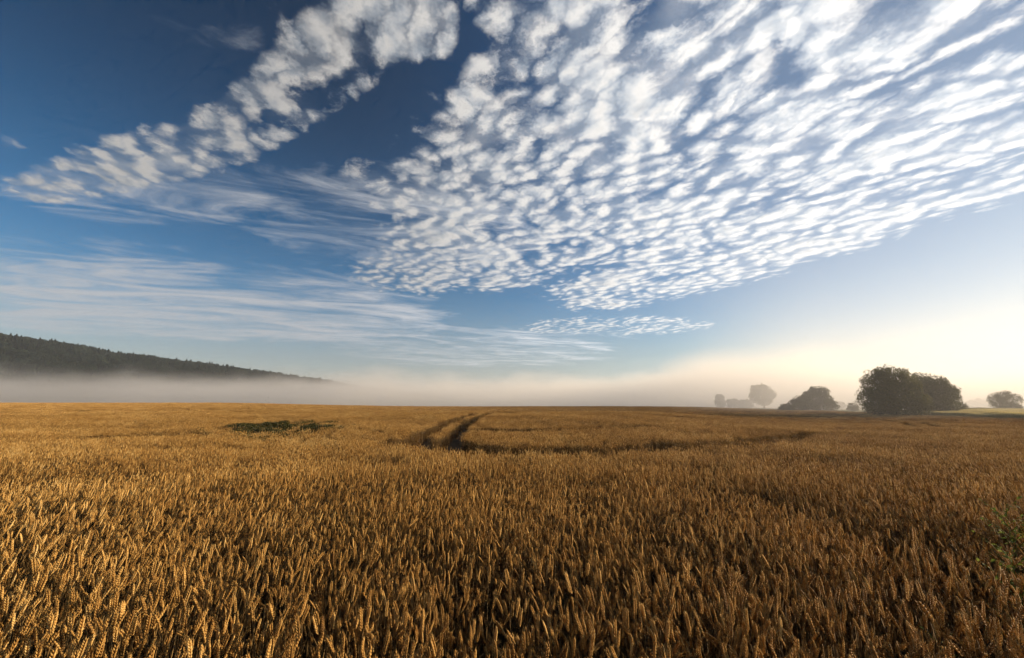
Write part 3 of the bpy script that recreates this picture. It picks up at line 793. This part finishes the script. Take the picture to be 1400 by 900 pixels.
def make_wheat():
    rs = np.random.default_rng(5)
    # --- near stalks, one by one
    dens = 600
    X0, X1, Y0, Y1 = -13.5, 13.5, -1.2, NEAR
    n = int(dens * (X1 - X0) * (Y1 - Y0))
    x, y = rs.uniform(X0, X1, n), rs.uniform(Y0, Y1, n)
    rr = np.hypot(x, y)
    keep, s = crop_filter(x, y, 0.0, rs)
    keep &= (rr < NEAR + .3 + rs.random(n) * .6) & (np.hypot(x, y) > .30)
    x, y, s = x[keep], y[keep], s[keep]; n = len(x)
    s = s * (1 + rs.normal(size=n) * .055)
    low = rs.random(n) < .30; s = np.where(low, s * rs.uniform(.62, .92, n), s)
    rot = lean_euler(x, y, rs, n, .12)
    wild = rs.random(n) < .07; rot[wild, :2] += rs.normal(size=(int(wild.sum()), 2)) * .28     # knocked-over stalks
    z = ground_z(x, y)
    w = np.array([1.4, 1.5, 1.5, 1.5, 1.2, 1.5, .8, 1.3, 1.3, .35, 1.5, .16]); idx = rs.choice(len(NODS), n, p=w / w.sum())
    # the 300 that show largest become objects of their own
    px, py, f = project(x, y, z + CROP_H * s)
    inframe = (px > -10) & (px < 1410) & (py > 500) & (py < 905) & (f > .2)
    order = np.argsort(np.where(inframe, np.sqrt(x * x + y * y + (z + .8 * s - EYE) ** 2), 1e9))
    hero = order[:300]
    rest = np.ones(n, bool); rest[hero] = False
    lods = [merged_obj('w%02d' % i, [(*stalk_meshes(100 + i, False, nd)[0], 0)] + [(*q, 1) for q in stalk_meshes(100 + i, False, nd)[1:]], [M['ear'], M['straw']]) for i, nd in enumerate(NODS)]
    near = (x, y, z, rot, s, idx, rest)
    # --- hero stalks
    kinds = []
    for i, nd in enumerate(NODS):
        out = []
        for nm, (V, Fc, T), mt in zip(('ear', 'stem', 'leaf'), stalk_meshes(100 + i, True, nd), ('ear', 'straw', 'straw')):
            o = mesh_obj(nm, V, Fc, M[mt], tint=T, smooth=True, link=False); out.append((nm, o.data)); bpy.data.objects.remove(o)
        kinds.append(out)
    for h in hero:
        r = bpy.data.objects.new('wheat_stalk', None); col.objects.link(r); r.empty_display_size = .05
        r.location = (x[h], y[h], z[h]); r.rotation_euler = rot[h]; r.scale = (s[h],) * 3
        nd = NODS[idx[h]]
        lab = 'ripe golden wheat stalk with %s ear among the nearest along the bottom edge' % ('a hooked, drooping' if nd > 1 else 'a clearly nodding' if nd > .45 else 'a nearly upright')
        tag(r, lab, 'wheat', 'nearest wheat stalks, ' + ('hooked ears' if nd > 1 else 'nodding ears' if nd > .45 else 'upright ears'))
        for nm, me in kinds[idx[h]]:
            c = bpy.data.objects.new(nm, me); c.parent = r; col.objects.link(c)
    # --- tufts for the middle distance
    def bunch(name, rad, count, lod, seed):
        q = np.random.default_rng(seed); parts = []
        for _ in range(count):
            bx, by = q.uniform(-rad, rad, 2)
            L = q.uniform(.056, .084); H = (CROP_H - L * .8) * (1 + q.normal() * .075)
            lx, ly = q.normal(size=2) * .14
            tp = Vector((bx + lx * H * .5, by + ly * H * .5, H)); t = Vector((lx * 1.6, ly * 1.6, 1)).normalized()
            tint = float(np.clip(q.normal(.52, .3), 0, 1))
            u = t.orthogonal().normalized(); u.rotate(Matrix.Rotation(q.uniform(0, 6.28), 3, t)); v_ = t.cross(u)
            k = 3
            prof = ((0, .4), (.18, 1.0), (.34, .62), (.5, .95), (.66, .55), (.8, .7)) if lod == 2 else ((0, .5), (.35, 1.0), (.75, .7))
            V, Fc, T = [], [], []
            rr_ = .0064 if lod == 2 else .0080
            for i, (f_, s_) in enumerate(prof):
                c = tp + t * (L * f_) + u * (.002 * (-1) ** i if lod == 2 else 0)
                for j in range(k):
                    a = 2 * math.pi * (j + .5 * (i % 2)) / k
                    V.append(c + (u * math.cos(a) + v_ * math.sin(a)) * rr_ * s_); T.append(tint * (.75 + .35 * s_))
            V.append(tp + t * L); T.append(tint)
            for i in range(len(prof) - 1):
                for j in range(k): Fc.append((i * k + j, i * k + (j + 1) % k, (i + 1) * k + (j + 1) % k, (i + 1) * k + j))
            b = (len(prof) - 1) * k
            for j in range(k): Fc.append((b + j, b + (j + 1) % k, len(V) - 1))
            parts.append((V, Fc, T, 0))
            g = Vector((bx, by, H * (.0 if lod == 2 else .55))); w_ = .0022 if lod == 2 else .004
            parts.append(([g - u * w_, g + u * w_, tp + u * w_ * .7, tp - u * w_ * .7], [(0, 1, 2, 3)], [.2, .2, .55, .55], 1))  # stem strip with darker foot, gap shade painted into its tint
            if q.random() < .55:
                p0 = g.lerp(tp, q.uniform(.55, .85)); a = q.uniform(0, 6.28); d = Vector((math.cos(a), math.sin(a), 0)); sd_ = Vector((-d.y, d.x, 0)) * .004
                p1 = p0 + d * .06 + Vector((0, 0, .05)); p2 = p1 + d * .07 - Vector((0, 0, .03))
                parts.append(([p0 - sd_, p0 + sd_, p1 + sd_, p1 - sd_, p2], [(0, 1, 2, 3), (3, 2, 4)], [.3, .3, .5, .5, .6], 1))
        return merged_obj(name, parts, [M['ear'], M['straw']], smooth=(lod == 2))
    tufts = [bunch('x%02d' % i, .16, 44, 2, 300 + i) for i in range(8)]
    patches = [bunch('y%02d' % i, .55, 290, 3, 400 + i) for i in range(5)]
    def grid(st, ymax):
        gx, gy = np.meshgrid(np.arange(-1.38 * ymax - 3, 1.38 * ymax + 3, st), np.arange(-1, ymax, st))
        gx, gy = gx.ravel(), gy.ravel(); k = np.abs(gx) < 1.36 * np.maximum(gy, 0) + 3
        gx, gy = gx[k], gy[k]
        return gx + rs.uniform(-.5, .5, len(gx)) * st, gy + rs.uniform(-.5, .5, len(gx)) * st
    tx, ty = grid(.295, 205)
    dtr = np.minimum.reduce([dist_poly(tx, ty, P) for P in TRACKS])
    tr = np.hypot(tx, ty)
    k = (tr > NEAR + .35) & ((tr < MID + rs.random(len(tx)) * 3) | ((dtr < 2.2) & (ty < 190)))
    tx, ty = tx[k], ty[k]
    kp, ts = crop_filter(tx, ty, .13, rs); tx, ty, ts = tx[kp], ty[kp], ts[kp]
    fx, fy = grid(.98, 205)
    dfr = np.minimum.reduce([dist_poly(fx, fy, P) for P in TRACKS]); fr = np.hypot(fx, fy)
    k = (fr > MID) & (dfr > 1.7); fx, fy = fx[k], fy[k]
    kp, fs = crop_filter(fx, fy, .4, rs); fx, fy, fs = fx[kp], fy[kp], fs[kp]
    nx, ny, nz, nrot, ns, nidx, rest = near
    P, Ro, S, I = [], [], [], []
    P.append(np.stack([nx, ny, nz], 1)[rest]); Ro.append(nrot[rest]); S.append(np.stack([ns] * 3, 1)[rest]); I.append(nidx[rest])
    nt_ = len(tx)
    P.append(np.stack([tx, ty, ground_z(tx, ty)], 1)); Ro.append(lean_euler(tx, ty, rs, nt_, .05)); 
    ts = ts * (1 + rs.normal(size=nt_) * .03); S.append(np.stack([np.ones(nt_), np.ones(nt_), ts], 1)); I.append(12 + rs.integers(0, 8, nt_))
    nf = len(fx)
    P.append(np.stack([fx, fy, ground_z(fx, fy)], 1)); Ro.append(lean_euler(fx, fy, rs, nf, .02) * np.array([.4, .4, 1]))
    S.append(np.stack([np.ones(nf), np.ones(nf), fs], 1)); I.append(20 + rs.integers(0, 5, nf))
    o = gn_instances('wheat_crop', np.concatenate(P), np.concatenate(Ro), np.concatenate(S), np.concatenate(I), lods + tufts + patches, 'wheat_sources')
    tag(o, 'ripe golden wheat crop covering the whole field', 'wheat', kind='stuff')
    print('wheat:', int(rest.sum()), nt_, nf)
make_wheat()

# ------------------------------------------------------------------ grass, weeds
def blades(rs, n, rad, h, w, bend, plume=False):
    V, Fc, T = [], [], []
    for _ in range(n):
        a, r = rs.random() * 6.283, rad * math.sqrt(rs.random())
        p = Vector((r * math.cos(a), r * math.sin(a), 0)); a = rs.random() * 6.283
        d = Vector((math.cos(a), math.sin(a), 0)); sd = Vector((-d.y, d.x, 0)); H = h * rs.uniform(.65, 1.1); b = bend * rs.uniform(.2, 1.2)
        t = float(np.clip(rs.normal(.5, .22), 0, 1)); o = len(V); m = 3
        for i in range(m + 1):
            f = i / m; c = p + Vector((0, 0, H * (f - .12 * b * f * f))) + d * (H * b * .5 * f * f)
            ww = w * (1 - f * .85) if not plume else w * (.45 if f < .7 else 1.2)
            V += [c + sd * ww, c - sd * ww]; T += [t * (.7 + .3 * f)] * 2
        Fc += [(o + 2 * i, o + 2 * i + 1, o + 2 * i + 3, o + 2 * i + 2) for i in range(m)]
    return V, Fc, T

def scatter(name, label, cat, x, y, mats_sources, hs, rs, coll, wide=None):
    n = len(x); wide = hs if wide is None else wide
    o = gn_instances(name, np.stack([x, y, ground_z(x, y)], 1), np.stack([rs.normal(size=n) * .06, rs.normal(size=n) * .06, rs.random(n) * 6.28], 1),
                     np.stack([wide, wide, hs], 1), rs.integers(0, len(mats_sources), n), mats_sources, coll)
    tag(o, label, cat, kind='stuff')

def make_grass():
    rs = np.random.default_rng(31)
    dry = [mesh_obj('d%d' % i, *blades(rs, 60, .35, 1.0, .010, .6, True)[:2], M['drygrass'], tint=None, link=False) for i in range(4)]
    for o in dry:
        at = o.data.attributes.new('tint', 'FLOAT', 'POINT'); at.data.foreach_set('value', np.repeat(np.clip(rs.normal(.55, .22, len(o.data.vertices) // 8), 0, 1), 8).astype(np.float32))
    q = rs.uniform(.93, 1.55, 26000); d = rs.random(26000) ** 1.5 * 26; y = np.interp(q, [.93, 1.1, 1.31, 1.6], [86, 77, 68, 62]) + .5 + d; x = q * y
    h = (1.25 + .5 * vnoise(x, y, 3.0, 21)) * np.clip((q - .92) / .08, .35, 1)
    scatter('dry_grass', 'pale yellow dry grass strip along the field edge at the right', 'grass', x, y, dry, h, rs, 'dry_grass_sources')
    gr = [mesh_obj('g%d' % i, *blades(rs, 50, .45, .6, .016, .9)[:2], M['grass'], link=False) for i in range(4)]
    for o in gr:
        at = o.data.attributes.new('tint', 'FLOAT', 'POINT'); at.data.foreach_set('value', np.repeat(np.clip(rs.normal(.5, .25, len(o.data.vertices) // 8), 0, 1), 8).astype(np.float32))
    q = rs.uniform(.56, 1.0, 15000); y = field_limit(q, np.ones_like(q)) + .4 + rs.random(15000) ** 1.6 * 70; x = q * y
    scatter('verge_grass', 'greenish grass verge around the feet of the trees', 'grass', x, y, gr, .6 + .8 * vnoise(x, y, 4.0, 22), rs, 'verge_sources')
    # dark green weeds in the gap of the crop
    wd = []
    for i in range(4):
        V, Fc, T = blades(rs, 26, .22, .62, .008, 1.0)
        L = [((rs.normal() * .08, rs.normal() * .08, rs.uniform(.2, .55)), (.16, .16, .14)) for _ in range(4)]
        v2, f2, t2 = leaf_cloud(L, 120, .07, rs, .2)
        o = len(V); V = [tuple(v) for v in V] + [tuple(v) for v in v2]; Fc = Fc + [tuple(k + o for k in f) for f in f2]; T = list(T) + list(t2)
        wd.append(mesh_obj('k%d' % i, V, Fc, M['darkweed'], tint=T, link=False))
    n = 8000; t = rs.random(n) * (len(WEEDS) - 1); k = t.astype(int); f = (t - k)[:, None]
    P = WEEDS[k] * (1 - f) + WEEDS[k + 1] * f; x = P[:, 0] + rs.normal(size=n) * 1.1; y = P[:, 1] + rs.normal(size=n) * 2.8
    d = weed_dist(x, y); kp = d < 1.7; x, y = x[kp], y[kp]
    scatter('weed_patch', 'dark green weed patch showing in a gap of the wheat at the left', 'weeds', x, y, wd, .75 + .85 * vnoise(x, y, .9, 23), rs, 'weed_sources')
    # low green growth in the wheel tracks and along the headland
    lowg = [mesh_obj('h%d' % i, *blades(rs, 16, .14, .22, .006, 1.0)[:2], M['darkweed'], link=False) for i in range(3)]
    for o in lowg:
        at = o.data.attributes.new('tint', 'FLOAT', 'POINT'); at.data.foreach_set('value', np.repeat(np.clip(rs.normal(.5, .25, len(o.data.vertices) // 8), 0, 1), 8).astype(np.float32))
    xs, ys = [], []
    for P, wd_, n in [(TRACKS[0][:3], .3, 25), (TRACKS[1][:3], .3, 25), (HEADLAND, .9, 1500)]:
        t = rs.random(n) * (len(P) - 1); k = t.astype(int); f = (t - k)[:, None]
        p = P[k] * (1 - f) + P[k + 1] * f; xs.append(p[:, 0] + rs.normal(size=n) * wd_ * .5); ys.append(p[:, 1] + rs.normal(size=n) * wd_ * .5)
    x, y = np.concatenate(xs), np.concatenate(ys)
    scatter('track_weeds', 'low green weeds growing in the tractor tracks', 'weeds', x, y, lowg, .7 + .9 * vnoise(x, y, .7, 24), rs, 'track_weed_sources')
make_grass()

def weed_plant(label, spot, height, seed, branches, leafy, mat='weed'):
    """a leafy field weed: stem with side shoots, each leaf a part of its own"""
    rs = np.random.default_rng(seed)
    x, y = spot[:2]; root = empty('weed_plant', (x, y, float(ground_z(x, y))))
    tag(root, label, 'weed')
    pts = [Vector((0, 0, 0))]
    for i in range(8): pts.append(pts[-1] + Vector((rs.normal() * .012, rs.normal() * .012, height / 8)))
    paths = [[(tuple(p), .0045 - .0004 * i) for i, p in enumerate(pts)]]
    spots = []
    for b in range(branches):
        f = .3 + .65 * b / branches; k = f * 8; p = pts[int(k)].lerp(pts[int(k) + 1], k - int(k)); a = b * 2.4 + rs.normal() * .3
        d = Vector((math.cos(a), math.sin(a), rs.uniform(.7, 1.3))).normalized(); L = height * (.34 - .22 * f) * rs.uniform(.8, 1.3)
        e = p + d * L; paths.append([(tuple(p), .0025), (tuple(p.lerp(e, .5) + Vector((0, 0, .01))), .002), (tuple(e), .001)])
        spots += [(p.lerp(e, t), d) for t in np.linspace(.2, 1, leafy)]
    V, Fc = tubes(paths, 5); mesh_obj('stem', V, Fc, M[mat], root, smooth=True, tint=[.4] * len(V))
    lv = []
    for j in range(5):                             # a few leaf shapes, shared
        lf = rs.uniform(.8, 1.2); LV, LF = [], []
        prof = ((0, .08), (.25, .75), (.5, 1.0), (.75, .65), (1, .05))
        for f, w in prof:
            zz = .22 * f * (1 - f) * 1.6 - .25 * f * f
            LV += [(f, .26 * w * lf, zz + .05 * w), (f, 0, zz), (f, -.26 * w * lf, zz + .05 * w)]
        for i in range(4): LF += [(3 * i, 3 * i + 1, 3 * i + 4, 3 * i + 3), (3 * i + 1, 3 * i + 2, 3 * i + 5, 3 * i + 4)]
        o = mesh_obj('leaf', LV, LF, M[mat], tint=[float(np.clip(rs.normal(.6, .25), 0, 1))] * len(LV), smooth=True, link=False); lv.append(o.data); bpy.data.objects.remove(o)
    for (p, d) in spots:
        c = bpy.data.objects.new('leaf', lv[rs.integers(0, 5)]); c.parent = root; col.objects.link(c)
        c.location = p; s_ = rs.uniform(.020, .046); c.scale = (s_,) * 3
        c.rotation_euler = (rs.normal() * .4, rs.uniform(-.9, .3), math.atan2(d.y, d.x) + rs.uniform(-1.3, 1.3))
    return root
weed_plant('tall light green leafy weed at the right edge of the picture', SPOTS[0], 1.16, 41, 30, 8)
weed_plant('smaller green weed just left of the tall one at the right edge', SPOTS[1], 1.0, 42, 20, 7)
weed_plant('low dark green weed deep between the wheat near the bottom right', SPOTS[2], .72, 43, 10, 5)

# ------------------------------------------------------------------ air: thin haze everywhere, ground mist beyond the field
def volume_mat(name, color, aniso):
    m, nt, out = new_mat(name)
    p = nt.nodes.new('ShaderNodeVolumePrincipled'); nt.links.new(p.outputs[0], out.inputs['Volume'])
    p.inputs['Color'].default_value = (*color, 1); p.inputs['Anisotropy'].default_value = aniso
    return m, nt, p
def make_haze():
    m, nt, p = volume_mat('thin_haze', (0.82, 0.89, 1.0), 0.3)
    p.inputs['Density'].default_value = HAZE
    o = mesh_obj('haze', *box(-2600, 2600, -2600, 2600, -12, 128), m)
    tag(o, 'thin even morning haze in the air over the whole field', 'haze', kind='stuff')
def make_mist():
    m, nt, p = volume_mat('ground_mist', (0.86, 0.86, 0.88), 0.35)
    tc = nt.nodes.new('ShaderNodeTexCoord')
    x, y, z = sep(nt, tc.outputs['Object'])
    q = x / y.max(20.0)
    front = 150.0 + q.step(0.25, -0.35) * 110.0 - q.step(0.2, 0.75) * 55.0
    big = noise(nt, comb(nt, x * 0.6, y * 0.15, 0.0), 0.014, 3, 0.5)
    puf = noise(nt, comb(nt, x, y, z * 2.4), 0.013, 4, 0.55)
    top = y * 0.056 + 4.0 + q.step(0.0, 0.6) * y * 0.020 + (big - 0.5) * 66.0 + (puf - 0.5) * 76.0 + q.step(-0.80, -0.40) * q.step(0.1, -0.2) * 4.0 + q.step(0.35, 0.5) * q.step(0.95, 0.70) * 15.0 + q.step(-0.5, -1.1) * 6.0
    lower = ((top - z) / (top.max(4.0) * 0.75)).step(0.0, 1.0)
    thin = q.step(0.35, 0.8) * (z * -0.06).exp() * (y - 48.0).step(0.0, 60.0) * (big.step(0.25, 0.7) * 0.6 + 0.4) * MIST_THIN
    d = thin + lower * (y - front).step(0.0, 130.0) * (puf.step(0.2, 0.6) * 0.5 + 0.5) * MIST
    nt.links.new(d.s, p.inputs['Density'])
    m.cycles.volume_step_rate = MIST_STEP
    o = mesh_obj('mist', *box(-1400, 1100, 45, 760, -9, 112), m)
    tag(o, 'bank of low morning mist lying beyond the field', 'mist', kind='stuff')
HAZE, MIST, MIST_THIN, MIST_STEP = 0.00016, 0.0085, 0.012, 0.22
make_haze()
make_mist()
